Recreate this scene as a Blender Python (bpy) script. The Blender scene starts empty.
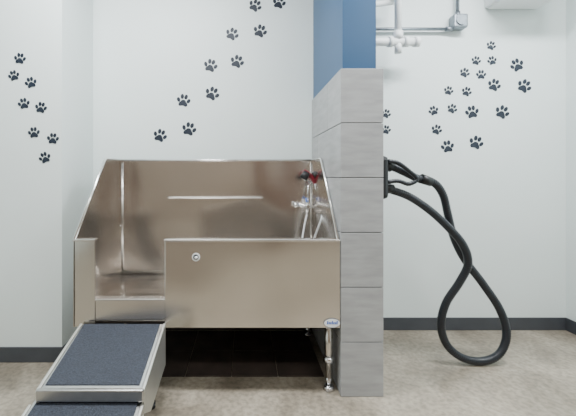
import bpy, bmesh, math, random
from mathutils import Vector, Matrix, noise
random.seed(4)
F=348.75; CX=244; CY=175; H=1.2
def P(px,py,Y): return Vector(((px-CX)*Y/F, Y, H-(py-CY)*Y/F))
sc=bpy.context.scene
# ---------------------------------------------------------------- materials
def mat(name,col,rough=.5,metal=0,noise_scale=None,noise_amt=.06,bump=0,coat=0,emit=None,stretch=None,spec=None):
    m=bpy.data.materials.new(name); m.use_nodes=True
    nt=m.node_tree; b=nt.nodes['Principled BSDF']
    b.inputs['Base Color'].default_value=(*col,1); b.inputs['Roughness'].default_value=rough
    b.inputs['Metallic'].default_value=metal
    if coat: b.inputs['Coat Weight'].default_value=coat
    if emit: b.inputs['Emission Color'].default_value=(*emit[0],1); b.inputs['Emission Strength'].default_value=emit[1]
    if noise_scale:
        tc=nt.nodes.new('ShaderNodeTexCoord'); mp=nt.nodes.new('ShaderNodeMapping'); n=nt.nodes.new('ShaderNodeTexNoise')
        nt.links.new(tc.outputs['Object'],mp.inputs[0]); nt.links.new(mp.outputs[0],n.inputs['Vector'])
        if stretch: mp.inputs['Scale'].default_value=stretch
        n.inputs['Scale'].default_value=noise_scale; n.inputs['Detail'].default_value=5
        r=nt.nodes.new('ShaderNodeValToRGB')
        r.color_ramp.elements[0].position=.3; r.color_ramp.elements[1].position=.7
        r.color_ramp.elements[0].color=(*[c*(1-noise_amt) for c in col],1)
        r.color_ramp.elements[1].color=(*[min(1,c*(1+noise_amt)) for c in col],1)
        nt.links.new(n.outputs['Fac'],r.inputs[0]); nt.links.new(r.outputs[0],b.inputs['Base Color'])
        if bump:
            bp=nt.nodes.new('ShaderNodeBump'); bp.inputs['Strength'].default_value=bump; bp.inputs['Distance'].default_value=.01
            nt.links.new(n.outputs['Fac'],bp.inputs['Height']); nt.links.new(bp.outputs[0],b.inputs['Normal'])
    return m
M={}
M['wall']=mat('painted_wall',(.74,.81,.80),.5,noise_scale=2,noise_amt=.015)
M['reflection_wall']=mat('reflection_wall_tan',(.27,.215,.17),.7,noise_scale=3,noise_amt=.1)  # tan chosen for what the steel reflects from behind the camera
M['added_doorw']=mat('added_door_wood',(.10,.05,.028),.5,noise_scale=5,noise_amt=.3,stretch=(8,1,1))
M['ceil']=mat('ceiling_paint',(.35,.37,.39),.8,noise_scale=2,noise_amt=.03)
M['blue']=mat('blue_paint',(.014,.07,.165),.4,noise_scale=3,noise_amt=.04)
M['tile']=mat('porcelain_tile',(.33,.335,.34),.38,noise_scale=6,noise_amt=.14,bump=.02,stretch=(1,1,5))
M['grout']=mat('grout',(.12,.12,.12),.9,noise_scale=20)
M['base']=mat('rubber_baseboard',(.055,.06,.07),.45,noise_scale=10)
M['tub_shade']=mat('tub_shade_brown',(.045,.033,.027),.65,noise_scale=7,noise_amt=.35)  # dark brown that puts the shade under the tub into the colour
M['paw']=mat('vinyl_navy',(.005,.012,.026),.5,noise_scale=10)
M['black']=mat('black_plastic',(.008,.009,.011),.4,noise_scale=15)
M['hose']=mat('black_hose_rubber',(.010,.013,.019),.3,noise_scale=15)
M['mat']=mat('grip_tread',(.022,.028,.042),.7,noise_scale=140,noise_amt=.5,bump=.5)
M['alu']=mat('aluminium_frame',(.55,.55,.54),.3,1,noise_scale=30,noise_amt=.06)
M['ramp_side']=mat('ramp_side_steel',(.55,.55,.51),.4,.8,noise_scale=6,noise_amt=.06)
M['white']=mat('white_plastic',(.8,.82,.82),.4,noise_scale=8,noise_amt=.02)
M['chrome']=mat('chrome',(.8,.8,.82),.12,1,noise_scale=10,noise_amt=.03)
M['galv']=mat('galvanised_conduit',(.25,.28,.31),.4,.8,noise_scale=30,noise_amt=.15)
M['red']=mat('red_plastic',(.16,.006,.015),.35,noise_scale=10)
M['bluep']=mat('blue_plastic',(.03,.12,.5),.35,noise_scale=10)
M['hosew']=mat('braided_hose',(.75,.77,.8),.3,.5,noise_scale=80,noise_amt=.2)
M['emit']=mat('light_diffuser',(.9,.9,.9),.5,emit=((.95,.98,1),2.0))
def steel(name,col,rough,bump=.35):
    m=bpy.data.materials.new(name); m.use_nodes=True; nt=m.node_tree; b=nt.nodes['Principled BSDF']
    b.inputs['Metallic'].default_value=1
    tc=nt.nodes.new('ShaderNodeTexCoord'); mp=nt.nodes.new('ShaderNodeMapping'); n=nt.nodes.new('ShaderNodeTexNoise')
    mp.inputs['Scale'].default_value=(.6,.6,120)
    nt.links.new(tc.outputs['Object'],mp.inputs[0]); nt.links.new(mp.outputs[0],n.inputs['Vector']); n.inputs['Scale'].default_value=4; n.inputs['Detail'].default_value=3
    r=nt.nodes.new('ShaderNodeValToRGB'); r.color_ramp.elements[0].color=(*[c*.95 for c in col],1); r.color_ramp.elements[1].color=(*[min(1,c*1.04) for c in col],1)
    nt.links.new(n.outputs['Fac'],r.inputs[0]); nt.links.new(r.outputs[0],b.inputs['Base Color'])
    mr=nt.nodes.new('ShaderNodeMapRange'); mr.inputs['To Min'].default_value=rough-.03; mr.inputs['To Max'].default_value=rough+.05
    nt.links.new(n.outputs['Fac'],mr.inputs['Value']); nt.links.new(mr.outputs[0],b.inputs['Roughness'])
    n2=nt.nodes.new('ShaderNodeTexNoise'); n2.inputs['Scale'].default_value=2.4; n2.inputs['Detail'].default_value=0
    nt.links.new(tc.outputs['Object'],n2.inputs['Vector'])
    bp=nt.nodes.new('ShaderNodeBump'); bp.inputs['Strength'].default_value=bump; bp.inputs['Distance'].default_value=.10
    nt.links.new(n2.outputs['Fac'],bp.inputs['Height']); nt.links.new(bp.outputs[0],b.inputs['Normal'])
    return m
M['steel']=steel('brushed_stainless',(.68,.645,.605),.2,.38)
M['rim']=steel('polished_rim',(.85,.84,.82),.22,.05)
def concrete():
    m=bpy.data.materials.new('polished_concrete'); m.use_nodes=True; nt=m.node_tree; b=nt.nodes['Principled BSDF']
    tc=nt.nodes.new('ShaderNodeTexCoord')
    a=nt.nodes.new('ShaderNodeTexNoise'); a.inputs['Scale'].default_value=2.6; a.inputs['Detail'].default_value=9; a.inputs['Distortion'].default_value=.5; a.inputs['Roughness'].default_value=.62
    c=nt.nodes.new('ShaderNodeTexNoise'); c.inputs['Scale'].default_value=38; c.inputs['Detail'].default_value=7
    for q in(a,c): nt.links.new(tc.outputs['Object'],q.inputs['Vector'])
    r=nt.nodes.new('ShaderNodeValToRGB'); e=r.color_ramp.elements
    e[0].position=.34; e[0].color=(.20,.17,.13,1); e[1].position=.66; e[1].color=(.42,.37,.295,1)
    x=e.new(.5); x.color=(.32,.28,.22,1)
    nt.links.new(a.outputs['Fac'],r.inputs[0])
    r2=nt.nodes.new('ShaderNodeValToRGB'); r2.color_ramp.elements[0].position=.35; r2.color_ramp.elements[0].color=(.5,.5,.5,1); r2.color_ramp.elements[1].position=.6; r2.color_ramp.elements[1].color=(1,1,1,1)
    nt.links.new(c.outputs['Fac'],r2.inputs[0])
    mx=nt.nodes.new('ShaderNodeMix'); mx.data_type='RGBA'; mx.blend_type='MULTIPLY'; mx.inputs[0].default_value=.65
    nt.links.new(r.outputs[0],mx.inputs[6]); nt.links.new(r2.outputs[0],mx.inputs[7]); nt.links.new(mx.outputs[2],b.inputs['Base Color'])
    mr=nt.nodes.new('ShaderNodeMapRange'); mr.inputs['To Min'].default_value=.2; mr.inputs['To Max'].default_value=.45
    nt.links.new(a.outputs['Fac'],mr.inputs['Value']); nt.links.new(mr.outputs[0],b.inputs['Roughness'])
    return m
M['floor']=concrete()
# ---------------------------------------------------------------- helpers
def addobj(name,me,m,parent=None,smooth=False):
    o=bpy.data.objects.new(name,me); sc.collection.objects.link(o)
    if m: me.materials.append(M[m])
    if smooth:
        for p in me.polygons: p.use_smooth=True
    if parent: o.parent=parent
    return o
def empty(name,loc=(0,0,0)):
    o=bpy.data.objects.new(name,None); sc.collection.objects.link(o); o.empty_display_size=.1; return o
def bm2(name,bm,m,parent=None,smooth=False,bevel=0,seg=2):
    bmesh.ops.recalc_face_normals(bm,faces=bm.faces)
    me=bpy.data.meshes.new(name); bm.to_mesh(me); bm.free()
    o=addobj(name,me,m,parent,smooth)
    if bevel:
        md=o.modifiers.new('bev','BEVEL'); md.width=bevel; md.segments=seg; md.limit_method='ANGLE'
    return o
def box(name,x0,x1,y0,y1,z0,z1,m,parent=None,bevel=0):
    bm=bmesh.new(); bmesh.ops.create_cube(bm,size=1)
    for v in bm.verts:
        v.co=Vector(((x0+x1)/2+v.co.x*(x1-x0),(y0+y1)/2+v.co.y*(y1-y0),(z0+z1)/2+v.co.z*(z1-z0)))
    return bm2(name,bm,m,parent,bevel=bevel)
def prism(name,poly,axis,a,b,m,parent=None,bevel=0):
    bm=bmesh.new()
    def mk(p,t):
        if axis=='x': return (t,p[0],p[1])
        if axis=='y': return (p[0],t,p[1])
        return (p[0],p[1],t)
    A=[bm.verts.new(mk(p,a)) for p in poly]; B=[bm.verts.new(mk(p,b)) for p in poly]
    bm.faces.new(A); bm.faces.new(B[::-1]); n=len(poly)
    for i in range(n): bm.faces.new((A[i],A[(i+1)%n],B[(i+1)%n],B[i]))
    return bm2(name,bm,m,parent,bevel=bevel)
def smoothpath(pts,n=8,closed=False):
    pts=[Vector(p) for p in pts]; out=[]
    for i in range(len(pts)-1):
        p0=pts[max(i-1,0)];p1=pts[i];p2=pts[i+1];p3=pts[min(i+2,len(pts)-1)]
        for k in range(n):
            t=k/n
            out.append(.5*((2*p1)+(-p0+p2)*t+(2*p0-5*p1+4*p2-p3)*t*t+(-p0+3*p1-3*p2+p3)*t**3))
    out.append(pts[-1]); return out
def resample(pts,step):
    L=[0]
    for a,b in zip(pts,pts[1:]): L.append(L[-1]+(b-a).length)
    N=max(2,int(L[-1]/step)); out=[];j=0
    for i in range(N+1):
        d=L[-1]*i/N
        while j<len(L)-2 and L[j+1]<d: j+=1
        t=(d-L[j])/max(1e-9,L[j+1]-L[j]); out.append(pts[j].lerp(pts[j+1],min(1,t)))
    return out
def sweep(name,pts,rad,m,parent=None,seg=12):
    bm=bmesh.new(); rings=[]; n=len(pts); up=None
    for i,p in enumerate(pts):
        t=(pts[min(i+1,n-1)]-pts[max(i-1,0)]).normalized()
        if up is None:
            up=t.orthogonal().normalized()
        up=(up-t*up.dot(t)).normalized(); s=t.cross(up)
        r=rad(i,n) if callable(rad) else rad
        rings.append([bm.verts.new(p+(up*math.cos(2*math.pi*k/seg)+s*math.sin(2*math.pi*k/seg))*r) for k in range(seg)])
    for a,b in zip(rings,rings[1:]):
        for k in range(seg): bm.faces.new((a[k],a[(k+1)%seg],b[(k+1)%seg],b[k]))
    bm.faces.new(rings[0][::-1]); bm.faces.new(rings[-1])
    o=bm2(name,bm,m,parent,smooth=True); return o
def cyl(name,a,b,r,m,parent=None,r2=None,seg=20):
    a=Vector(a);b=Vector(b)
    o=sweep(name,[a,b],(lambda i,n:r if i==0 else (r2 if r2 is not None else r)),m,parent,seg)
    for p in o.data.polygons: p.use_smooth=len(p.vertices)==4
    return o
# ---------------------------------------------------------------- room
XL=-2.6; XR=2.493; YB=2.7; YF=-1.8; ZC=3.1; LX=-1.168; LY=2.238
box('floor',XL-.1,XR+.1,YF-.1,YB+.1,-.1,0,'floor')
box('ceiling',XL-.1,XR+.1,YF-.1,YB+.1,ZC,ZC+.1,'ceil')
box('wall_back',LX-.002,XR+.1,YB,YB+.1,0,ZC,'wall')
box('wall_left_return',XL,LX,LY,YB+.1,0,ZC,'wall')
box('wall_left',XL-.1,XL,YF,YB+.1,0,ZC,'wall')
box('wall_right',XR,XR+.1,YF,YB,0,ZC,'wall')
box('unseen_reflection_wall',XL,XR,YF-.1,YF,0,ZC,'reflection_wall')  # unseen wall behind the camera, added for the steel to reflect
d=empty('added_reflection_door')  # made-up door behind the camera, only there for reflections in the steel
box('added_door_leaf',.3,1.2,YF+.001,YF+.04,0.005,2.1,'added_doorw',d,bevel=.003)
box('added_door_frame_left',.24,.3,YF+.001,YF+.06,0.001,2.16,'base',d); box('added_door_frame_right',1.2,1.26,YF+.001,YF+.06,0.001,2.16,'base',d)
box('added_door_frame_top',.24,1.26,YF+.001,YF+.06,2.1,2.16,'base',d); cyl('added_door_handle',(.38,YF+.07,1.0),(.5,YF+.07,1.0),.01,'chrome',d)
cyl('added_door_handle_stem',(.38,YF+.04,1.0),(.38,YF+.08,1.0),.01,'chrome',d)
bh=.098
box('baseboard_back',LX+.008,XR-.008,YB-.008,YB-.0005,0.0005,bh,'base',bevel=.002)
box('baseboard_left_return',XL+.01,LX+.008,LY-.008,LY-.0005,0.0005,bh,'base',bevel=.002)
box('baseboard_left_side',LX+.0005,LX+.008,LY,YB-.009,0.0005,bh,'base',bevel=.002)
box('baseboard_right',XR-.008,XR-.0005,YF+.01,YB-.001,0.0005,bh,'base',bevel=.002)
mt=empty('tub_shade_sheet')  # dark sheet added on the floor in place of the tub's shadow
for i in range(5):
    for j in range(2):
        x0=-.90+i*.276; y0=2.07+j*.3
        box('shade_sheet_tile_%d_%d'%(i,j),x0,x0+.272,y0,y0+.296,.0005,.008,'tub_shade',mt,bevel=.002)
# partition wall with tile
PX0,PX1,PY0=.524,.754,1.885
part=empty('wall_partition')
zt=1.778
box('tile_core',PX0+.008,PX1-.008,PY0+.008,YB-.001,0.001,zt-.004,'grout',part)
for i in range(6):
    z0=i*.2965+.001 ; z1=z0+.2925
    box('end_tile_%d'%i,PX0,PX1,PY0,PY0+.009,z0,z1,'tile',part,bevel=.002)
    cuts=[PY0+.010,PY0+.61,YB-.002] if i%2==0 else [PY0+.010,PY0+.305,YB-.002]
    for s,(xa,xb) in enumerate(((PX0,PX0+.008),(PX1-.008,PX1))):
        for j in range(len(cuts)-1):
            box('side_tile_%d_%d_%d'%(i,s,j),xa,xb,cuts[j],cuts[j+1]-.004,z0,z1,'tile',part,bevel=.002)
box('painted_upper',PX0+.012,PX1-.036,PY0+.012,YB-.001,zt-.002,ZC-.001,'blue',part)
# ---------------------------------------------------------------- paw decals
def ell(bm,cx,cy,rx,ry,ang,X,n=14):
    vs=[]
    for k in range(n):
        a=2*math.pi*k/n; x=rx*math.cos(a); y=ry*math.sin(a)
        vs.append((cx+x*math.cos(ang)-y*math.sin(ang),cy+x*math.sin(ang)+y*math.cos(ang)))
    X(bm,vs)
def pawset(name,lst,Y):
    bm=bmesh.new()
    for (px,py,size,rot) in lst:
        c=P(px,py,Y+0); s=size*Y/F*1.1; r=math.radians(rot)
        def X(bm,vs):
            t=[]; b=[]
            for (x,y) in vs:
                x*=s;y*=s; wx=x*math.cos(r)-y*math.sin(r); wz=x*math.sin(r)+y*math.cos(r)
                t.append(bm.verts.new((c.x+wx,Y-.0022,c.z+wz))); b.append(bm.verts.new((c.x+wx,Y-.0006,c.z+wz)))
            bm.faces.new(t); n=len(t)
            for i in range(n): bm.faces.new((t[i],t[(i+1)%n],b[(i+1)%n],b[i]))
        ell(bm,-.40,.05,.13,.19,.45,X); ell(bm,-.15,.34,.135,.20,.12,X)
        ell(bm,.15,.34,.135,.20,-.12,X); ell(bm,.40,.05,.13,.19,-.45,X)
        pad=[(-.0,.1),(.14,.06),(.22,-.06),(.34,-.2),(.36,-.34),(.25,-.43),(.1,-.38),(0,-.36)]
        pad=pad+[(-x,y) for x,y in pad[-2:0:-1]]
        X(bm,pad)
    return bm2(name,bm,'paw')
pawset('paw_print_decals',[(20,59,10,-8),(14,76,9.5,15),(31,83,10,15),(24,104,10,10),(41,108,10,-12),(34,133,10,5),(53,139,10,-5),(45,158,10,20)],LY)
pawset('paw_print_decals.001',[(255,6,11,-30),(279,3,11,-15),(232,34.5,11,-25),(260,31.5,11.5,-20),(210.5,66,11.5,-15),(237,62,11.5,-20),(183.5,101,11.5,-10),(212,94,12,-25),(160,136,11.5,-20),(189,129.5,12,-15)],YB)
pawset('paw_print_decals.002',[(491,46,8,-20),(476,61,8,-15),(492,61,8,15),(464.5,73,8.5,-25),(481,75,8.5,0),(517,65.5,11.5,25),(448.5,91,8,-15),(466.5,92,8.5,-20),(494,85.5,11,-20),(524,86.5,12,-30),(433.5,111,8.5,20),(452,109,8.5,-25),(472,112.5,11.5,10),(502,112.5,12,-25),(436.5,130,9,-20),(447.5,147,11,10),(476,143,12,-20),(386,114,8,-20),(386,130,8,-10)],YB)
# ---------------------------------------------------------------- tub
tub=empty('dog_wash_tub')
TX0,TX1,TY0,TY1=-.930,.518,1.90,2.655
ZF=.846; ZB=1.312; ZL=.519; OX0,OX1=-.812,-.43
box('back_panel',TX0,TX1,TY1-.008,TY1,.372,ZB,'steel',tub,bevel=.003)
sp=[(TY0,.372),(TY0,ZF),(2.33,ZB-.006),(TY1-.008,ZB-.004),(TY1-.008,.372)]
prism('left_side_panel',sp,'x',TX0,TX0+.008,'steel',tub)
prism('right_side_panel',sp,'x',TX1-.008,TX1,'steel',tub)
box('front_strip_panel',TX0,OX0,TY0,TY0+.012,.372,ZF,'steel',tub,bevel=.003)
box('strip_return',OX0-.008,OX0,TY0+.012,TY0+.05,.40,ZF,'steel',tub,bevel=.002)
box('entry_apron',OX0,OX1,TY0+.004,TY0+.014,.40,ZL,'steel',tub,bevel=.003)
box('entry_lip',OX0-.001,OX1+.001,TY0-.004,TY0+.05,ZL-.004,ZL+.006,'rim',tub,bevel=.003)
box('front_panel',OX1,TX1+.004,TY0-.012,TY0+.012,.372,ZF,'steel',tub,bevel=.004)
box('front_panel_return',OX1,OX1+.008,TY0+.012,TY0+.05,.44,ZF,'steel',tub,bevel=.002)
box('front_flange',OX1-.002,TX1+.004,TY0-.016,TY0+.036,ZF-.006,ZF+.006,'rim',tub,bevel=.004)
box('strip_flange',TX0-.004,OX0+.002,TY0-.008,TY0+.036,ZF-.006,ZF+.006,'rim',tub,bevel=.004)
for nm,x in(('left_rim',TX0+.004),('right_rim',TX1-.004)):
    sweep(nm,[Vector((x,TY0,ZF)),Vector((x,2.315,ZB-.018)),Vector((x,2.34,ZB-.003)),Vector((x,TY1-.006,ZB))],.008,'rim',tub)
cyl('back_rim',(TX0,TY1-.006,ZB),(TX1,TY1-.006,ZB),.008,'rim',tub)
prism('tub_floor',[(TY0+.012,ZL-.02),(TY0+.012,ZL-.008),(TY1-.008,.452),(TY1-.008,.44)],'x',TX0+.008,TX1-.008,'steel',tub)
prism('raised_step_inner',[(TY0+.05,.47),(TY0+.05,.50),(TY0+.26,.497),(TY0+.262,.47)],'x',OX0,OX1,'steel',tub,bevel=.004)
cyl('back_cove',(TX0+.01,TY1-.018,.462),(TX1-.01,TY1-.018,.462),.016,'steel',tub)
cyl('left_corner_seam',(TX0+.011,TY1-.011,.46),(TX0+.011,TY1-.011,ZB-.02),.004,'rim',tub)
cyl('right_corner_seam',(TX1-.011,TY1-.011,.46),(TX1-.011,TY1-.011,ZB-.02),.004,'rim',tub)
prism('underside_pan',[(TY0+.02,.44),(TY0+.02,.385),(2.3,.35),(TY1-.02,.385),(TY1-.02,.44)],'x',TX0+.02,TX1-.02,'tub_shade',tub)  # pan coloured dark to deepen the shade beneath the tub
box('rear_shade_panel',TX0+.02,TX1-.01,TY1-.006,TY1-.001,.02,.372,'tub_shade',tub)  # dark panel added behind the legs as part of the under-tub shadow
ra=P(168,198,TY1-.02); rb=P(263,198,TY1-.02)
box('bright_bar',ra.x,rb.x,TY1-.040,TY1-.006,ra.z-.003,ra.z+.009,'rim',tub,bevel=.004)  # slim bright bar across the back panel
for i in range(2):
    x=(ra.x+.01,rb.x-.01)[i]; cyl('bar_screw_%d'%i,(x,TY1-.045,ra.z+.004),(x,TY1-.035,ra.z+.004),.005,'chrome',tub)
for k,(x) in enumerate((TX0+.009,TX1-.009)):
    for j in range(3):
        z=.62+.2*j; sx=1 if k==0 else -1
        cyl('rivet_%d_%d'%(k,j),(x,TY1-.06,z),(x+sx*.004,TY1-.06,z),.006,'chrome',tub,seg=10)
b=P(196,257,TY0-.012)
cyl('badge_plate',(b.x,TY0-.011,b.z),(b.x,TY0-.016,b.z),.022,'white',tub)
cyl('badge_center',(b.x,TY0-.014,b.z),(b.x,TY0-.018,b.z),.015,'base',tub)
cyl('badge_knob',(b.x+.006,TY0-.014,b.z),(b.x-.004,TY0-.022,b.z-.004),.007,'white',tub)
c=P(332,323,TY0-.014)
def oval(name,rx,rz,y0,y1,m):
    pts=[(c.x+rx*math.cos(a*math.pi/16),c.z+rz*math.sin(a*math.pi/16)) for a in range(32)]
    prism(name,pts,'y',y0,y1,m,tub)
oval('label_rim',.046,.026,TY0-.0155,TY0-.012,'base'); oval('label_face',.043,.023,TY0-.0165,TY0-.0125,'white')
for k in range(7):
    x=c.x-.028+k*.0085; hgt=.012 if k%3 else .018
    prism('label_letter_%d'%k,[(x,c.z-.006),(x+.006,c.z-.006),(x+.0075,c.z-.006+hgt),(x+.0015,c.z-.006+hgt)],'y',TY0-.0172,TY0-.016,'bluep',tub)
for i,(x,y,zf) in enumerate(((.475,1.955,.001),(-.87,1.955,.001),(.475,2.6,.009),(-.87,2.6,.009))):
    cyl('leg_%d'%i,(x,y,.07),(x,y,.40),.022,'steel',tub)
    cyl('leg_collar_%d'%i,(x,y,.155),(x,y,.185),.029,'chrome',tub)
    cyl('leg_collar_b_%d'%i,(x,y,.35),(x,y,.378),.029,'chrome',tub)
    cyl('leg_foot_taper_%d'%i,(x,y,.02),(x,y,.075),.013,'chrome',tub,r2=.019)
    cyl('leg_foot_%d'%i,(x,y,zf),(x,y,.024),.032,'chrome',tub,r2=.024)
# ---------------------------------------------------------------- sprayer
spr=empty('pet_sprayer_faucet')
X=lambda px,py,Y=2.60:P(px,py,Y)
cyl('valve_body',X(307,200,2.58),X(307,214,2.58),.015,'chrome',spr)
cyl('valve_cross',X(298,205,2.58),X(314,207,2.58),.013,'chrome',spr)
cyl('wall_escutcheon',(X(307,206).x,TY1-.022,X(307,206).z),(X(307,206).x,TY1-.008,X(307,206).z),.028,'chrome',spr)
cyl('valve_stem',(X(307,206).x,2.55,X(307,206).z),(X(307,206).x,TY1-.02,X(307,206).z),.011,'chrome',spr)
cyl('left_handle',X(298,205,2.58),X(294,205,2.58),.017,'chrome',spr)
cyl('index_button',X(307,198,2.575),X(307,202,2.575),.012,'bluep',spr)
cyl('riser_pipe',X(309,180,2.57),X(307,204,2.57),.007,'chrome',spr)
box('spray_bracket',X(303,177).x,X(312,177).x,2.56,TY1-.008,X(303,181).z,X(303,175).z,'chrome',spr,bevel=.003)
sweep('spray_handle',[X(303,171,2.53),X(307,174,2.53),X(312,177,2.52),X(315,184,2.5)],lambda i,n:(.019,.024,.018,.011)[i],'red',spr)
cyl('spray_head',X(307,172,2.50),X(303,179,2.50),.024,'black',spr,r2=.030)
cyl('spray_trigger',X(313,172,2.5),X(317,177,2.5),.014,'black',spr)
sweep('spray_hose',resample(smoothpath([X(315,183,2.5),X(317,192,2.48),X(321,203,2.4),X(322,216,2.3),X(318,228,2.3),X(314,240,2.32),X(313,252,2.35),X(306,256,2.4),X(302,245,2.5),X(304,228,2.55),X(307,214,2.58)]),.01),.007,'hosew',spr)
# ---------------------------------------------------------------- ramp
rp=empty('pet_ramp')
RX0,RX1=-.872,-.437
ya,za,yb,zb=1.885,.395,1.49,.283
def slab(name,x0,x1,y0,z0,y1,z1,t,m,off=0,bev=0):
    prism(name,[(y0,z0+off),(y1,z1+off),(y1,z1+off-t),(y0,z0+off-t)],'x',x0,x1,m,rp,bevel=bev)
slab('upper_deck',RX0,RX1,ya,za,yb,zb,.03,'alu',bev=.004)
slab('upper_tread',RX0+.012,RX1-.016,ya-.01,za-.002,yb+.02,zb+.0055-.002,.006,'mat',off=.006)
prism('upper_side_right',[(ya,za+.004),(yb-.005,zb+.004),(yb-.005,zb-.10),(yb+.1,zb-.16),(ya,za-.22)],'x',RX1,RX1+.014,'ramp_side',rp,bevel=.003)
prism('upper_side_left',[(ya,za+.004),(yb-.005,zb+.004),(yb-.005,zb-.10),(yb+.1,zb-.16),(ya,za-.22)],'x',RX0-.014,RX0,'ramp_side',rp,bevel=.003)
box('upper_nosing',RX0-.012,RX1+.012,yb-.016,yb+.006,zb-.045,zb+.006,'alu',rp,bevel=.006)
y2,z2,y3,z3=1.62,.262,.72,.012
slab('lower_deck',RX0-.03,RX1+.0,y2,z2,y3,z3,.025,'alu',bev=.003)
slab('lower_tread',RX0-.015,RX1-.016,y2-.02,z2-.006,y3+.03,z3+.008,.006,'mat',off=.006)
for nm,x0,x1 in(('lower_side_left',RX0-.042,RX0-.03),('lower_side_right',RX1,RX1+.012)):
    prism(nm,[(y2-.14,z2-.035),(y3,z3+.004),(y3,.001),(y2-.14,z2-.12)],'x',x0,x1,'ramp_side',rp,bevel=.002)
for i,x in enumerate((RX0+.04,RX1-.04)):
    cyl('ramp_leg_%d'%i,(x,1.80,.001),(x,1.80,.35),.014,'alu',rp)
    cyl('ramp_leg_foot_%d'%i,(x,1.80,.001),(x,1.80,.03),.02,'black',rp)
# ---------------------------------------------------------------- dryer and hose
dr=empty('wall_mounted_pet_dryer')
dz0,dz1=P(386,199,2.1).z,P(386,156,2.1).z
box('mount_plate',PX1+.0005,PX1+.015,2.03,2.36,dz0-.02,dz1+.02,'galv',dr,bevel=.004)
box('housing',PX1+.015,.862,2.06,2.33,dz0,dz1,'black',dr,bevel=.025)
cyl('outlet_upper',P(383,163,2.12),P(392,168,2.12),.034,'black',dr,r2=.028)
cyl('outlet_lower',P(383,188,2.12),P(393,189,2.12),.034,'black',dr,r2=.028)
cyl('control_dial',(.86,2.2,dz1-.1),(.872,2.2,dz1-.1),.03,'galv',dr)
path=[P(388,165,2.12),P(402,171,2.13),P(419,179,2.15),P(434,183,2.17),P(443,195,2.19),P(448,215,2.2),P(454,238,2.21),P(465,260,2.22),P(483,284,2.22),P(500,310,2.21),P(506.5,334,2.2),P(500,353,2.2),P(484,361,2.2),P(463,358,2.2),P(447,345,2.2),P(441,325,2.19),P(446,303,2.18),P(459,283,2.16),P(468,264,2.14),P(463,245,2.13),P(447,226,2.13),P(428,209,2.13),P(408,196,2.13),P(388,189,2.12)]
pp=resample(smoothpath(path),.0045)
sweep('flex_hose',pp,lambda i,n:.0245 if (i%3)!=0 else .0205,'hose',dr,seg=14)
sweep('nozzle_hose',resample(smoothpath([P(388,161,2.08),P(398,163,2.08),P(409,171,2.08),P(417,179,2.08),P(409,184,2.08),P(398,181,2.08),P(388,182,2.08)]),.005),lambda i,n:.013 if i%3 else .0115,'hose',dr)
cyl('hose_coupler',P(421,178.5,2.15),P(431,182,2.16),.030,'black',dr,r2=.028)
# ---------------------------------------------------------------- pipes
wp=empty('water_pipe')
cyl('horizontal_run',(PX1-.03,2.5,P(0,42,2.5).z),P(416,42,2.5),.029,'white',wp)
cyl('end_cap',P(414,42,2.5),P(419,42,2.5),.035,'white',wp)
vx=P(398,42,2.5); cyl('riser',vx,(vx.x,2.5,ZC-.002),.024,'white',wp)
cyl('tee_collar',vx+Vector((0,0,.02)),vx+Vector((0,0,.075)),.034,'white',wp)
cyl('tee_left',vx+Vector((-.07,0,0)),vx+Vector((-.04,0,0)),.036,'white',wp); cyl('tee_right',vx+Vector((.04,0,0)),vx+Vector((.07,0,0)),.036,'white',wp)
cyl('drain_stub',vx,vx+Vector((0,0,-.08)),.024,'white',wp)
cyl('upper_run',(PX1-.03,2.56,P(0,8,2.56).z),(vx.x,2.56,P(0,2,2.56).z),.02,'white',wp)
cd=empty('electrical_conduit')
cyl('conduit_horizontal',(PX1-.03,2.665,P(0,29,2.665).z),P(452,29,2.665),.012,'galv',cd)
jb=P(458,22,2.66)
box('junction_box',jb.x-.05,jb.x+.055,2.62,YB-.001,jb.z-.055,jb.z+.05,'galv',cd,bevel=.012)
cyl('box_cover',(jb.x,2.622,jb.z),(jb.x,2.612,jb.z),.038,'galv',cd)
cyl('conduit_vertical',(jb.x,2.665,jb.z+.04),(jb.x,2.665,ZC-.002),.012,'galv',cd)
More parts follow.
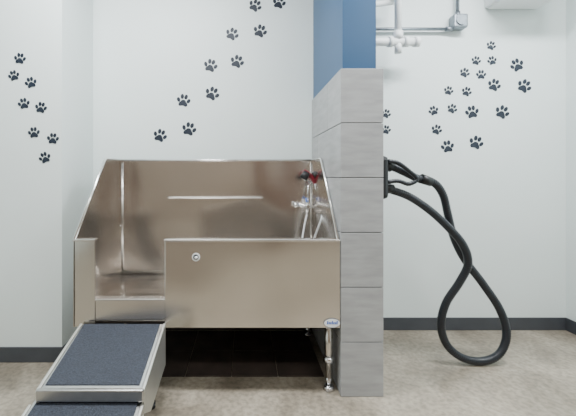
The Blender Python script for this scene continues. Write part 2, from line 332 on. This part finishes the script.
cyl('conduit_connector',(jb.x-.09,2.665,P(0,29,2.665).z),(jb.x-.04,2.665,P(0,29,2.665).z),.018,'galv',cd)
cyl('conduit_connector_top',(jb.x,2.665,jb.z+.04),(jb.x,2.665,jb.z+.08),.018,'galv',cd)
fx=empty('surface_mounted_light_fixture')
fz=2.475
box('housing',1.86,2.27,2.36,YB-.001,fz+.012,ZC-.001,'white',fx,bevel=.01)
box('diffuser',1.875,2.255,2.375,YB-.015,fz,fz+.014,'white',fx,bevel=.004)
# ---------------------------------------------------------------- ceiling panel lights
k=0
def lamp(x,y,sx,sy,pw,col=(.95,.98,1)):
    global k
    e=empty('ceiling_light_panel' if k==0 else 'ceiling_light_panel.%03d'%k); k+=1
    box('frame',x-sx/2-.03,x+sx/2+.03,y-sy/2-.03,y+sy/2+.03,ZC-.04,ZC-.001,'white',e,bevel=.004)
    box('diffuser',x-sx/2,x+sx/2,y-sy/2,y+sy/2,ZC-.045,ZC-.038,'emit',e)
    l=bpy.data.lights.new('panel_lamp','AREA'); l.shape='RECTANGLE'; l.size=sx; l.size_y=sy; l.energy=pw; l.color=col
    o=bpy.data.objects.new('panel_lamp',l); sc.collection.objects.link(o); o.location=(x,y,ZC-.05); o.parent=e
lamp(-.7,1.5,1.2,.3,92); lamp(1.6,1.5,1.2,.3,92); lamp(-.7,-.5,1.2,.3,34,(1,.97,.92)); lamp(1.6,-.5,1.2,.3,34,(1,.97,.92))
w=bpy.data.worlds.new('World'); sc.world=w; w.use_nodes=True
w.node_tree.nodes['Background'].inputs[0].default_value=(.8,.9,1,1); w.node_tree.nodes['Background'].inputs[1].default_value=.1
# ---------------------------------------------------------------- camera
cam=bpy.data.cameras.new('camera'); co=bpy.data.objects.new('camera',cam); sc.collection.objects.link(co)
co.location=(0,0,H); co.rotation_euler=(math.pi/2,0,0)
cam.sensor_width=36; cam.lens=F/576*36; cam.shift_x=(288-CX)/576; cam.shift_y=-(208-CY)/576; cam.clip_start=.01
sc.camera=co
